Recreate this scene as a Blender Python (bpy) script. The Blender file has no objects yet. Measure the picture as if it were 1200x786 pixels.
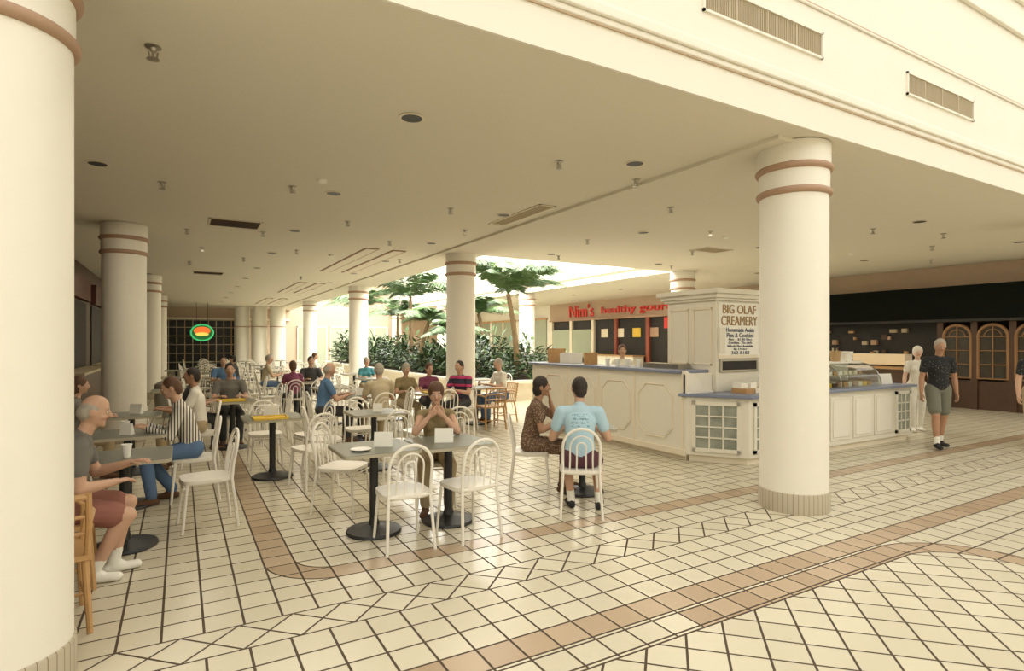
import bpy, bmesh, math, random
import numpy as np
from mathutils import Vector, Matrix
random.seed(7)
scene=bpy.context.scene
try:
    scene.view_settings.view_transform='Standard'
    scene.view_settings.look='None'
except Exception as e: print(e)

# ------------------------------------------------------------------ materials
def M(name,col,rough=.6,metal=0,var=.05,scale=9,emit=0,bump=0,spec=.5):
    m=bpy.data.materials.new(name); m.use_nodes=True
    nt=m.node_tree; b=nt.nodes['Principled BSDF']
    tc=nt.nodes.new('ShaderNodeTexCoord'); n=nt.nodes.new('ShaderNodeTexNoise')
    n.inputs['Scale'].default_value=scale; n.inputs['Detail'].default_value=3
    nt.links.new(tc.outputs['Object'],n.inputs['Vector'])
    mx=nt.nodes.new('ShaderNodeMix'); mx.data_type='RGBA'
    mx.inputs[6].default_value=[max(0,c*(1-var)) for c in col[:3]]+[1]
    mx.inputs[7].default_value=[min(1,c*(1+var)) for c in col[:3]]+[1]
    nt.links.new(n.outputs['Fac'],mx.inputs[0]); nt.links.new(mx.outputs[2],b.inputs['Base Color'])
    b.inputs['Roughness'].default_value=rough; b.inputs['Metallic'].default_value=metal
    b.inputs['Specular IOR Level'].default_value=spec
    if emit:
        nt.links.new(mx.outputs[2],b.inputs['Emission Color']); b.inputs['Emission Strength'].default_value=emit
    if bump:
        bp=nt.nodes.new('ShaderNodeBump'); bp.inputs['Strength'].default_value=bump; bp.inputs['Distance'].default_value=.01
        nt.links.new(n.outputs['Fac'],bp.inputs['Height']); nt.links.new(bp.outputs[0],b.inputs['Normal'])
    return m

class NG:
    def __init__(s,nt): s.nt=nt
    def m(s,op,a,b=None,c=None):
        n=s.nt.nodes.new('ShaderNodeMath'); n.operation=op
        for i,x in enumerate((a,b,c)):
            if x is None: continue
            if isinstance(x,(int,float)): n.inputs[i].default_value=x
            else: s.nt.links.new(x,n.inputs[i])
        return n.outputs[0]
    def mix(s,f,a,b):
        n=s.nt.nodes.new('ShaderNodeMix'); n.data_type='RGBA'
        for i,x in ((0,f),(6,a),(7,b)):
            if isinstance(x,(int,float)): n.inputs[i].default_value=x
            elif isinstance(x,tuple): n.inputs[i].default_value=list(x)+[1]
            else: s.nt.links.new(x,n.inputs[i])
        return n.outputs[2]
    def xyz(s):
        tc=s.nt.nodes.new('ShaderNodeTexCoord'); sp=s.nt.nodes.new('ShaderNodeSeparateXYZ')
        s.nt.links.new(tc.outputs['Object'],sp.inputs[0]); return sp.outputs[0],sp.outputs[1],sp.outputs[2],tc.outputs['Object']
    def rng(s,x,a,b): return s.m('MULTIPLY',s.m('GREATER_THAN',x,a),s.m('LESS_THAN',x,b))

def floor_material():
    m=bpy.data.materials.new('ceramic_floor_tile'); m.use_nodes=True; nt=m.node_tree; b=nt.nodes['Principled BSDF']; g=NG(nt)
    X,Y,Z,O=g.xyz(); T=.215; G=.0072
    def grid(c,off=0.):
        return g.m('LESS_THAN',g.m('ABSOLUTE',g.m('SUBTRACT',g.m('FRACT',g.m('ADD',g.m('DIVIDE',g.m('SUBTRACT',c,off),T),.5)),.5)),G/T)
    up=g.m('GREATER_THAN',Y,3.642)
    Y2=g.m('SUBTRACT',Y,g.m('ADD',3.49,g.m('MULTIPLY',up,.304)))
    al=g.m('MAXIMUM',grid(X,.55),grid(Y2))
    Y3=g.m('SUBTRACT',Y,3.49)
    U=g.m('MULTIPLY',g.m('ADD',X,Y3),.70711); W=g.m('MULTIPLY',g.m('SUBTRACT',X,Y3),.70711)
    dg=g.m('MAXIMUM',grid(U),grid(W))
    diam=g.rng(Y,3.49,3.794)
    def edge(c,v): return g.m('LESS_THAN',g.m('ABSOLUTE',g.m('SUBTRACT',c,v)),G)
    def depth(xx,yy,R):
        dx=g.m('MAXIMUM',xx,0.); dy=g.m('MAXIMUM',yy,0.)
        return g.m('SUBTRACT',R,g.m('SQRT',g.m('ADD',g.m('MULTIPLY',dx,dx),g.m('MULTIPLY',dy,dy))))
    R=.5
    d1=depth(g.m('SUBTRACT',.55+R,X),g.m('SUBTRACT',4.224+R,Y),R)
    R=.75
    xm=g.m('SUBTRACT',6.6,g.m('ABSOLUTE',g.m('SUBTRACT',X,6.6)))
    d2=depth(g.m('SUBTRACT',xm,5.75-R),g.m('SUBTRACT',Y,2.6-R),R)
    b1=g.rng(d1,0.,T); b2=g.m('MULTIPLY',g.rng(d2,0.,T),g.m('GREATER_THAN',X,2.7)); b3=g.rng(Y,2.63,2.845)
    tan=g.m('MAXIMUM',b1,g.m('MAXIMUM',b2,b3))
    inside2=g.m('GREATER_THAN',d2,T)
    usediag=g.m('MAXIMUM',diam,inside2)
    grout=g.m('ADD',g.m('MULTIPLY',al,g.m('SUBTRACT',1.,usediag)),g.m('MULTIPLY',dg,usediag))
    for e in (edge(d1,0.),edge(d1,T),edge(d2,0.),edge(d2,T),edge(Y,3.49),edge(Y,3.794)):
        grout=g.m('MAXIMUM',grout,e)
    cb=nt.nodes.new('ShaderNodeCombineXYZ')
    fx=g.m('FLOOR',g.m('DIVIDE',g.m('SUBTRACT',X,.55),T)); fy=g.m('FLOOR',g.m('DIVIDE',Y2,T))
    fu=g.m('FLOOR',g.m('DIVIDE',U,T)); fw=g.m('FLOOR',g.m('DIVIDE',W,T))
    inv=g.m('SUBTRACT',1.,usediag)
    nt.links.new(g.m('ADD',g.m('MULTIPLY',fx,inv),g.m('MULTIPLY',fu,usediag)),cb.inputs[0])
    nt.links.new(g.m('ADD',g.m('MULTIPLY',fy,inv),g.m('MULTIPLY',fw,usediag)),cb.inputs[1])
    wn=nt.nodes.new('ShaderNodeTexWhiteNoise'); nt.links.new(cb.outputs[0],wn.inputs['Vector'])
    no=nt.nodes.new('ShaderNodeTexNoise'); no.inputs['Scale'].default_value=1.2; nt.links.new(O,no.inputs['Vector'])
    cream=g.mix(wn.outputs['Value'],(.60,.55,.41),(.68,.63,.48))
    cream=g.mix(g.m('MULTIPLY',no.outputs['Fac'],.3),cream,(.56,.49,.35))
    tanc=g.mix(wn.outputs['Value'],(.41,.30,.19),(.49,.375,.25))
    c=g.mix(tan,cream,tanc)
    c=g.mix(grout,c,(.07,.045,.025))
    nt.links.new(c,b.inputs['Base Color'])
    r=g.m('ADD',.24,g.m('MULTIPLY',grout,.5)); nt.links.new(r,b.inputs['Roughness'])
    bp=nt.nodes.new('ShaderNodeBump'); bp.inputs['Strength'].default_value=.3; bp.inputs['Distance'].default_value=.002
    nt.links.new(g.m('SUBTRACT',1.,grout),bp.inputs['Height']); nt.links.new(bp.outputs[0],b.inputs['Normal'])
    return m

def stripe_mat(name,c1,c2,freq,axis=0,duty=.5,rough=.8,zr=None,cz=None):
    m=bpy.data.materials.new(name); m.use_nodes=True; nt=m.node_tree; b=nt.nodes['Principled BSDF']; g=NG(nt)
    s=g.xyz(); f=g.m('LESS_THAN',g.m('FRACT',g.m('MULTIPLY',g.m('ADD',s[axis],5.),freq)),duty)
    c=g.mix(f,c1,c2)
    if zr: c=g.mix(g.rng(s[2],*zr),cz,c)
    nt.links.new(c,b.inputs['Base Color']); b.inputs['Roughness'].default_value=rough
    return m
def check_mat(name,c1,c2,scale,thr=.5):
    m=bpy.data.materials.new(name); m.use_nodes=True; nt=m.node_tree; b=nt.nodes['Principled BSDF']; g=NG(nt)
    s=g.xyz(); v=nt.nodes.new('ShaderNodeTexVoronoi'); v.inputs['Scale'].default_value=scale
    nt.links.new(s[3],v.inputs['Vector']); f=g.m('LESS_THAN',v.outputs['Distance'],thr)
    nt.links.new(g.mix(f,c1,c2),b.inputs['Base Color']); b.inputs['Roughness'].default_value=.85
    return m
def print_mat():
    m=bpy.data.materials.new('light_blue_tshirt_print'); m.use_nodes=True; nt=m.node_tree; b=nt.nodes['Principled BSDF']; g=NG(nt)
    s=g.xyz(); v=nt.nodes.new('ShaderNodeTexNoise'); v.inputs['Scale'].default_value=60; mp=nt.nodes.new('ShaderNodeMapping')
    mp.inputs['Scale'].default_value=(1,1,.5); nt.links.new(s[3],mp.inputs[0]); nt.links.new(mp.outputs[0],v.inputs['Vector'])
    f=g.m('GREATER_THAN',v.outputs['Fac'],.52)
    rows=g.m('LESS_THAN',g.m('FRACT',g.m('MULTIPLY',s[2],28.)),.55)
    box=g.m('MULTIPLY',g.m('MULTIPLY',g.rng(s[0],-.09,.09),g.rng(s[2],.86,1.0)),g.m('LESS_THAN',s[1],0.02))
    f=g.m('MULTIPLY',g.m('MULTIPLY',f,rows),box)
    nt.links.new(g.mix(f,(.44,.62,.72),(.18,.34,.40)),b.inputs['Base Color']); b.inputs['Roughness'].default_value=.85
    return m
def glass_mat(name,tint=(.9,.95,.92),f=.15):
    m=bpy.data.materials.new(name); m.use_nodes=True; nt=m.node_tree; nt.nodes.remove(nt.nodes['Principled BSDF'])
    o=nt.nodes['Material Output']; t=nt.nodes.new('ShaderNodeBsdfTransparent'); t.inputs[0].default_value=list(tint)+[1]
    gl=nt.nodes.new('ShaderNodeBsdfGlossy'); gl.inputs['Roughness'].default_value=.05
    mx=nt.nodes.new('ShaderNodeMixShader'); mx.inputs[0].default_value=f
    nt.links.new(t.outputs[0],mx.inputs[1]); nt.links.new(gl.outputs[0],mx.inputs[2]); nt.links.new(mx.outputs[0],o.inputs[0])
    return m

WALL=M('cream_paint',(.84,.80,.70),.7,var=.02,scale=3)
CEIL=M('ceiling_plaster',(.75,.70,.58),.9,var=.05,scale=90,bump=.15)
TRIMM=M('cream_trim',(.80,.72,.57),.6,var=.03)
PINK=M('terracotta_trim',(.42,.27,.18),.6,var=.06)
TANL=M('tan_trim_shade_line',(.55,.42,.29),.6,var=.05)
COLM=M('column_paint',(.85,.81,.71),.55,var=.02)
FLOOR=floor_material()
WHITE=M('white_metal_paint',(.84,.80,.71),.35,var=.02)
BLACK=M('black_iron',(.02,.02,.02),.45)
TTOP=M('grey_green_laminate',(.15,.155,.12),.35,var=.12,scale=40)
TEDGE=M('table_edge_band',(.42,.38,.28),.5)
WOOD=M('oak_wood',(.50,.29,.12),.45,var=.2,scale=14)
DWOOD=M('dark_wood',(.075,.035,.018),.45,var=.25,scale=10)
DARK=M('shop_interior_dark',(.015,.012,.010),.6,var=.3)
DGREEN=M('dark_green_awning',(.008,.010,.008),.8,spec=.05)
SALMON=M('salmon_bulkhead',(.52,.39,.28),.7)
KW=M('kiosk_white_laminate',(.78,.74,.63),.45,var=.02)
KBLUE=M('slate_blue_counter',(.20,.23,.33),.35)
KGOLD=M('gold_letter',(.38,.24,.10),.5)
NAVY=M('navy_paint',(.03,.04,.12),.5)
PAPER=M('white_card',(.9,.88,.8),.7,var=.02)
CHROME=M('brushed_metal',(.45,.42,.36),.35,metal=1)
LEAF=M('palm_leaf',(.09,.16,.05),.5,var=.6,scale=3)
LEAF2=M('shrub_leaf',(.035,.07,.025),.45,var=.7,scale=4)
TRUNK=M('palm_trunk',(.22,.15,.08),.9,var=.3,scale=20)
SOIL=M('planter_soil',(.05,.03,.02),.95)
GLASSD=M('dark_glass',(.012,.013,.012),.25,spec=.3)
GLASSG=M('greenish_shop_glass',(.36,.40,.30),.25)
GRILL=M('vent_tan',(.50,.42,.28),.6)
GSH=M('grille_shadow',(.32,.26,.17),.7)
CLEAR=glass_mat('clear_glass')
REDS=M('red_sign_letters',(.55,.03,.02),.4,emit=.2)
YEL=M('yellow_plastic',(.75,.5,.05),.4)

# ------------------------------------------------------------------ mesh builder
class MB:
    def __init__(s): s.v=[];s.f=[];s.m=[];s.mats=[]
    def mi(s,mat):
        if mat not in s.mats: s.mats.append(mat)
        return s.mats.index(mat)
    def add(s,vs,fs,mat):
        o=len(s.v); s.v+=[tuple(map(float,v)) for v in vs]; s.f+=[tuple(int(i)+o for i in f) for f in fs]
        k=s.mi(mat); s.m+=[k]*len(fs)
    def box(s,x0,x1,y0,y1,z0,z1,mat):
        s.add([(x0,y0,z0),(x1,y0,z0),(x1,y1,z0),(x0,y1,z0),(x0,y0,z1),(x1,y0,z1),(x1,y1,z1),(x0,y1,z1)],
              [(0,3,2,1),(4,5,6,7),(0,1,5,4),(1,2,6,5),(2,3,7,6),(3,0,4,7)],mat)
    def extr(s,poly,vec,mat):
        n=len(poly); p=[Vector(q) for q in poly]; w=Vector(vec)
        s.add(p+[q+w for q in p],[tuple(range(n))[::-1],tuple(range(n,2*n))]+[(i,(i+1)%n,(i+1)%n+n,i+n) for i in range(n)],mat)
    def prism(s,poly,z0,z1,mat): s.extr([(x,y,z0) for x,y in poly],(0,0,z1-z0),mat)
    def lathe(s,prof,mat,c=(0,0,0),seg=32):
        vs=[];fs=[]
        for r,z in prof:
            for i in range(seg):
                a=2*math.pi*i/seg; vs.append((c[0]+r*math.cos(a),c[1]+r*math.sin(a),c[2]+z))
        for k in range(len(prof)-1):
            for i in range(seg):
                j=(i+1)%seg; fs.append((k*seg+i,k*seg+j,(k+1)*seg+j,(k+1)*seg+i))
        fs.append(tuple(range(seg))[::-1]); fs.append(tuple((len(prof)-1)*seg+i for i in range(seg)))
        s.add(vs,fs,mat)
    def tube(s,pts,r,mat,seg=8,closed=False):
        P=[Vector(p) for p in pts]; n=len(P)
        rr=r if isinstance(r,(list,tuple)) else [r]*n
        vs=[];fs=[];prev=None
        for i,p in enumerate(P):
            if closed: t=(P[(i+1)%n]-P[i-1])
            else: t=(P[min(i+1,n-1)]-P[max(i-1,0)])
            t.normalize()
            if prev is None:
                a=Vector((0,0,1)) if abs(t.z)<.9 else Vector((1,0,0)); x=(a-t*a.dot(t)).normalized()
            else: x=(prev-t*prev.dot(t)).normalized()
            prev=x; y=t.cross(x)
            for k in range(seg):
                a=2*math.pi*k/seg; vs.append(p+(x*math.cos(a)+y*math.sin(a))*rr[i])
        for i in range(n if closed else n-1):
            for k in range(seg):
                j=(k+1)%seg; a=i*seg; b2=((i+1)%n)*seg; fs.append((a+k,a+j,b2+j,b2+k))
        if not closed: fs.append(tuple(range(seg))[::-1]); fs.append(tuple((n-1)*seg+i for i in range(seg)))
        s.add(vs,fs,mat)
    def ell(s,c,rad,mat,seg=14,rings=9,fr=None):
        c=Vector(c); fr=fr or (Vector((1,0,0)),Vector((0,1,0)),Vector((0,0,1))); vs=[];fs=[]
        for k in range(1,rings):
            th=math.pi*k/rings
            for i in range(seg):
                a=2*math.pi*i/seg
                vs.append(c+fr[0]*rad[0]*math.sin(th)*math.cos(a)+fr[1]*rad[1]*math.sin(th)*math.sin(a)+fr[2]*rad[2]*math.cos(th))
        top=len(vs); vs.append(c+fr[2]*rad[2]); vs.append(c-fr[2]*rad[2])
        for k in range(rings-2):
            for i in range(seg):
                j=(i+1)%seg; fs.append((k*seg+i,(k+1)*seg+i,(k+1)*seg+j,k*seg+j))
        for i in range(seg):
            j=(i+1)%seg; fs.append((top,i,j)); fs.append((top+1,(rings-2)*seg+j,(rings-2)*seg+i))
        s.add(vs,fs,mat)
    def mesh(s,name,angle=40,recalc=True):
        me=bpy.data.meshes.new(name); me.from_pydata(s.v,[],s.f)
        for m in s.mats: me.materials.append(m)
        me.polygons.foreach_set('material_index',s.m)
        if recalc:
            bm=bmesh.new(); bm.from_mesh(me); bmesh.ops.recalc_face_normals(bm,faces=bm.faces); bm.to_mesh(me); bm.free()
        me.polygons.foreach_set('use_smooth',[True]*len(me.polygons))
        try: me.set_sharp_from_angle(angle=math.radians(angle))
        except Exception: pass
        me.update(); return me
    def obj(s,name,loc=(0,0,0),rz=0,parent=None,angle=40,recalc=True,bevel=0):
        o=place(s.mesh(name,angle,recalc),name,loc,rz,parent)
        if bevel:
            b=o.modifiers.new('bevel','BEVEL'); b.width=bevel; b.segments=2; b.limit_method='ANGLE'
        return o
def place(me,name,loc=(0,0,0),rz=0,parent=None):
    o=bpy.data.objects.new(name,me); scene.collection.objects.link(o); o.location=loc; o.rotation_euler=(0,0,rz)
    if parent: o.parent=parent
    return o
def empty(name,loc=(0,0,0)):
    o=bpy.data.objects.new(name,None); scene.collection.objects.link(o); o.location=loc; o.empty_display_size=.1; return o
def text(body,name,loc,rot,width,mat,parent,height=None,ext=.006):
    c=bpy.data.curves.new(name,'FONT'); c.body=body; c.align_x='CENTER'; c.align_y='CENTER'; c.extrude=ext; c.size=.3
    c.materials.append(mat); o=bpy.data.objects.new(name,c); scene.collection.objects.link(o)
    bpy.context.view_layer.update(); d=o.dimensions
    k=width/max(d.x,.01); ky=(height/max(d.y,.01)) if height else k
    o.scale=(k,ky,1); o.location=loc; o.rotation_euler=rot
    if parent: o.parent=parent
    return o
def yawof(f): return math.atan2(-f[0],f[1])

# ------------------------------------------------------------------ people
def nv(*a): return np.array(a,float)
def unit(v): v=np.asarray(v,float); return v/max(np.linalg.norm(v),1e-9)
class Body:
    def __init__(s): s.p=[]
    def seg(s,a,b,ra,rb,mat,xd=(1,0,0)):
        ra=(ra,ra) if np.isscalar(ra) else ra; rb=(rb,rb) if np.isscalar(rb) else rb
        a=nv(*a);b=nv(*b); L=np.linalg.norm(b-a); z=(b-a)/max(L,1e-6); xd=nv(*xd); x=xd-z*xd.dot(z)
        if np.linalg.norm(x)<.1: xd=nv(0,1,0); x=xd-z*xd.dot(z)
        x=unit(x); y=np.cross(z,x); s.p.append(dict(a=a,L=L,x=x,y=y,z=z,ra=ra,rb=rb,mat=mat))
    def ell(s,c,rad,fr,mat):
        c=nv(*c); s.p.append(dict(e=1,c=c,rad=rad,x=fr[0],y=fr[1],z=fr[2],mat=mat))
    def add_mesh(s,q,mb,mat,N=14):
        vs=[];fs=[]; rings=[]
        if 'e' in q:
            for k in range(0,9):
                th=math.pi*k/8; rings.append((q['c']-q['z']*q['rad'][2]*math.cos(th),max(q['rad'][0]*math.sin(th),.0004),max(q['rad'][1]*math.sin(th),.0004)))
        else:
            ra,rb=q['ra'],q['rb']; e=q['a']+q['z']*q['L']
            for an in (89,65,40,20): t=math.radians(an); rings.append((q['a']-q['z']*math.sin(t)*min(ra),ra[0]*math.cos(t),ra[1]*math.cos(t)))
            for t in (0,.5,1): rings.append((q['a']+q['z']*q['L']*t,ra[0]*(1-t)+rb[0]*t,ra[1]*(1-t)+rb[1]*t))
            for an in (20,40,65,89): t=math.radians(an); rings.append((e+q['z']*math.sin(t)*min(rb),rb[0]*math.cos(t),rb[1]*math.cos(t)))
        for c,rx,ry in rings:
            for i in range(N):
                a=2*math.pi*i/N; vs.append(c+q['x']*rx*math.cos(a)+q['y']*ry*math.sin(a))
        for k in range(len(rings)-1):
            for i in range(N):
                j=(i+1)%N; fs.append((k*N+i,k*N+j,(k+1)*N+j,(k+1)*N+i))
        fs.append(tuple(range(N))[::-1]); fs.append(tuple((len(rings)-1)*N+i for i in range(N)))
        mb.add(vs,fs,mat)
    def dist(s,q,P):
        if 'e' in q:
            d=P-q['c']; r=q['rad']; return (np.sqrt((d@q['x']/r[0])**2+(d@q['y']/r[1])**2+(d@q['z']/r[2])**2)-1)*min(r)
        d=P-q['a']; t=np.clip(d@q['z']/max(q['L'],1e-6),0,1); e=d-np.outer(t*q['L'],q['z'])
        rx=q['ra'][0]*(1-t)+q['rb'][0]*t; ry=q['ra'][1]*(1-t)+q['rb'][1]*t; rm=np.minimum(rx,ry)
        return (np.sqrt((e@q['x']/rx)**2+(e@q['y']/ry)**2+(e@q['z']/rm)**2)-1)*rm

def ik(S,W,l1,l2,pole):
    S=nv(*S);W=nv(*W); d=W-S; L=np.linalg.norm(d)
    if L>(l1+l2)*.995: W=S+d/L*(l1+l2)*.995; d=W-S; L=np.linalg.norm(d)
    u=d/L; a=(l1*l1-l2*l2+L*L)/(2*L); h=math.sqrt(max(l1*l1-a*a,0)); p=nv(*pole); p=unit(p-u*p.dot(u))
    return S+u*a+p*h,W

def hand(mb,bd,w,hd,n,right,mat,curl):
    hd=unit(hd); n=nv(*n); n=unit(n-hd*n.dot(hd)); td=np.cross(hd,n)*(1 if right else -1)
    b=Body(); b.seg(w-hd*.015,w+hd*.07,(.027,.019),(.038,.014),mat,td)
    b.add_mesh(b.p[0],mb,mat,12)
    for i in range(4):
        p=w+hd*.072+td*(.029-.0195*i); L=[.066,.075,.07,.054][i]; pts=[p-hd*.012]; rr=[.0092]
        acc=[.25,.9,1.35]
        for k in range(3):
            a=curl*acc[k]+.08; p=p+(hd*math.cos(a)+n*math.sin(a))*L*[.45,.31,.24][k]; pts.append(p); rr.append([.0088,.008,.0058][k])
        mb.tube(pts,rr,mat,8)
    p=w+hd*.012+td*.02; pts=[p]; 
    for dv,l in ((hd*.6+td*.7+n*.15,.034),(hd*.85+td*.35+n*.3,.03),(hd*.95+td*.05+n*.35,.025)):
        p=p+unit(dv)*l; pts.append(p)
    mb.tube(pts,[.013,.012,.0105,.0075],mat,8)

SK=[M('skin_light',(.56,.34,.23),.55,var=.05),M('skin_tan',(.40,.22,.13),.55,var=.06),M('skin_pale',(.68,.45,.33),.55,var=.05)]
EYE=M('eye_dark',(.02,.015,.01),.2); EYEW=M('eye_white',(.75,.7,.62),.3); LIP=M('lips',(.38,.13,.10),.5)
HR={'dark':M('hair_dark_brown',(.022,.013,.008),.6,var=.4,scale=60),'brown':M('hair_brown',(.10,.045,.02),.6,var=.4,scale=60),
    'grey':M('hair_grey',(.38,.34,.28),.7,var=.25,scale=60),'white':M('hair_white',(.68,.64,.55),.7,var=.15,scale=60)}

def person(name,loc,face,pose='sit',fem=False,s=1.,lean=.08,shirt=None,pants=None,shoes=None,skin=0,hair='dark',style='short',
           sleeve='short',bottom='long',hr=None,hl=None,hyaw=0.,hpitch=0.,vox=.014,hdr=None,hdl=None,curl=.7,feet=None,belly=0.,poleR=None,poleL=None,palm=(0,0,-1),sock=None):
    B=Body(); sk=SK[skin]; hm=HR[hair]
    hz=.555 if pose=='sit' else .95
    P=nv(0,0,hz); up=nv(0,math.sin(lean),math.cos(lean)); X=nv(1,0,0); fw=nv(0,math.cos(lean),-math.sin(lean))
    at=lambda h,f=0.: P+up*h+fw*f
    w=.92 if fem else 1.; sh=.158 if fem else .185
    B.seg(P-X*.075+nv(0,0,0),P+X*.075,(.105,.11),(.105,.11),pants)
    B.seg(at(.05),at(.19),(.155*w,.112+belly*.6),(.138*w,.105+belly),shirt)
    B.seg(at(.19),at(.36),(.138*w,.105+belly),(.165*w,.112),shirt)
    B.seg(at(.36),at(.45),(.165*w,.112),(.12*w,.08),shirt)
    B.seg(at(.452)-X*sh*.82,at(.452)+X*sh*.82,.058*w,.058*w,shirt)
    if fem:
        for sx in(-1,1): B.ell(at(.34,.085)+X*sx*.07,(.06,.05,.06),(X,fw,up),shirt)
    B.seg(at(.47,-.005),at(.515,.0),.066*w,.055*w,shirt)
    hl2=lean*.45+hpitch
    B.seg(at(.50,0.),at(.585,.012),.053*w,.05*w,sk)
    hup=nv(0,math.sin(hl2),math.cos(hl2)); hf=nv(0,math.cos(hl2),-math.sin(hl2)); c,si=math.cos(hyaw),math.sin(hyaw)
    hx=X*c+hf*si; hy=hf*c-X*si; C=at(.60,.015)+hup*.082+hy*.008; fr=(hx,hy,hup)
    H=lambda x,y,z: C+hx*x+hy*y+hup*z
    B.ell(C,(.073,.092,.108),fr,sk); B.ell(H(0,.024,-.058),(.052,.060,.052),fr,sk)
    B.ell(H(0,.066,-.092),(.024,.02,.018),fr,sk); B.seg(H(0,.088,.012),H(0,.108,-.024),.0095,.0145,sk,hx)
    B.seg(H(-.035,.078,.028),H(.035,.078,.028),.011,.011,sk)
    for sx in(-1,1):
        B.ell(H(sx*.076,-.004,-.006),(.011,.02,.031),fr,sk); B.ell(H(sx*.036,.062,-.03),(.024,.024,.022),fr,sk)
    if style=='short':
        B.ell(H(0,-.016,.022),(.081,.094,.101),fr,hm); B.ell(H(0,-.05,-.03),(.066,.056,.06),fr,hm)
    elif style=='bob':
        B.ell(H(0,-.016,.026),(.086,.096,.104),fr,hm); B.ell(H(0,-.04,-.035),(.084,.068,.09),fr,hm)
    elif style=='full':
        B.ell(H(0,-.014,.03),(.09,.1,.108),fr,hm); B.ell(H(0,-.05,-.01),(.084,.07,.09),fr,hm)
    else:
        B.ell(H(0,-.04,-.012),(.08,.066,.062),fr,hm); B.ell(H(0,-.012,.02),(.079,.08,.06),fr,hm); B.ell(H(0,.005,.035),(.07,.088,.082),fr,sk)
    l1,l2=.285*(.94 if fem else 1),.25*(.94 if fem else 1)
    hd_=[]
    if pose=='sit': dR,dL=(.15,.40,.80),(-.15,.40,.80)
    else: dR,dL=(.25,.07,.86),(-.25,.02,.86)
    for right,tgt,dflt,pole,hdv in ((True,hr,dR,poleR,hdr),(False,hl,dL,poleL,hdl)):
        sx=1 if right else -1
        S=at(.445)+X*sx*sh; tgt=tgt or dflt
        pl=pole or (sx*.5,-.45,-.9)
        E,W=ik(S,tgt,l1,l2,pl)
        B.seg(S,E,.05*w,.041*w,shirt if sleeve=='long' else sk)
        if sleeve=='short':
            B.seg(S,S+(E-S)*.55,.064*w,.06*w,shirt); 
        elif sleeve=='long': B.seg(S,E,.06*w,.05*w,shirt)
        elif sleeve=='none': B.seg(S,S+(E-S)*.08,.06*w,.058*w,shirt)
        fm=shirt if sleeve=='long' else sk
        B.seg(E,E+(W-E)*.3,.041*w,.042*w,fm); B.seg(E+(W-E)*.3,W,.042*w,.026*w,fm)
        if sleeve=='long': B.seg(E,W-(W-E)*.06,.047*w,.036*w,shirt)
        hd_.append((W,hdv if hdv is not None else unit(W-E),right))
    if feet is None:
        if pose=='sit': feet=((.12,.40),(-.12,.42))
        else: feet=((.10,.02),(-.10,-.02))
    for sx,ft in ((1,feet[0]),(-1,feet[1])):
        Hp=P+nv(sx*.088,0,-.01); A=nv(ft[0],ft[1],.085+(ft[2] if len(ft)>2 else 0))
        K,A=ik(Hp,A,.435,.425,(sx*.12,1,.6 if pose=='sit' else .1))
        B.seg(Hp,K,.088,.058,sk if bottom!='long' else pants)
        if bottom=='long':
            B.seg(Hp,K,.098,.072,pants); B.seg(K,A+nv(0,0,.03),.07,.056,pants)
        else:
            f=.78; B.seg(Hp,Hp+(K-Hp)*f,(.104),(.092),pants)
            B.seg(K,K+(A-K)*.32+nv(0,-.012,0),.054,.056,sk); B.seg(K+(A-K)*.32+nv(0,-.012,0),A,.056,.034,sk)
            if sock: B.seg(A+(K-A)*.2,A,.042,.042,sock)
        toe=unit(nv(sx*.18,1,0))
        hl3=A-toe*.045+nv(0,0,-.048); B.seg(hl3,A+toe*.15+nv(0,0,-.053),(.037,.036),(.042,.03),shoes)
        B.seg(A+nv(0,0,-.03),A+toe*.04+nv(0,0,-.035),.042,.04,shoes)
    mb=MB()
    for q in B.p: B.add_mesh(q,mb,sk)
    me=mb.mesh('tmp'); o=place(me,'tmp'); r=o.modifiers.new('r','REMESH'); r.mode='VOXEL'; r.voxel_size=vox
    sm=o.modifiers.new('s','SMOOTH'); sm.factor=.5; sm.iterations=3 if vox>.011 else 4
    dg=bpy.context.evaluated_depsgraph_get(); ev=o.evaluated_get(dg).to_mesh()
    n=len(ev.vertices); co=np.empty(n*3); ev.vertices.foreach_get('co',co); co=co.reshape(-1,3)
    fs=[tuple(p.vertices) for p in ev.polygons]; cen=np.array([co[list(f)].mean(0) for f in fs])
    bpy.data.objects.remove(o)
    best=np.full(len(fs),1e9); idx=np.zeros(len(fs),int); out=MB()
    for q in B.p:
        d=B.dist(q,cen); k=out.mi(q['mat']); u=d<best; best[u]=d[u]; idx[u]=k
    out.v=[tuple(v) for v in co]; out.f=fs; out.m=[int(i) for i in idx]
    for W,hv,right in hd_: hand(out,B,W,nv(*hv),palm if pose=='sit' else (-1 if right else 1,0,0),right,sk,curl)
    fv=tuple(Vector(a) for a in fr)
    for sx in(-1,1):
        out.ell(H(sx*.031,.083,.002),(.013,.008,.008),EYEW,8,6,fv); out.ell(H(sx*.031,.0885,.002),(.0065,.005,.0065),EYE,8,6,fv)
        out.ell(H(sx*.032,.088,.022),(.017,.006,.004),hm,8,6,fv)
    out.ell(H(0,.088,-.052),(.021,.007,.007),LIP,8,6,fv)
    for k in range(len(out.v)): 
        a=out.v[k]; out.v[k]=(a[0]*s,a[1]*s,a[2]*s)
    return out.obj(name,(loc[0],loc[1],0),yawof(face),angle=60)

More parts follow.
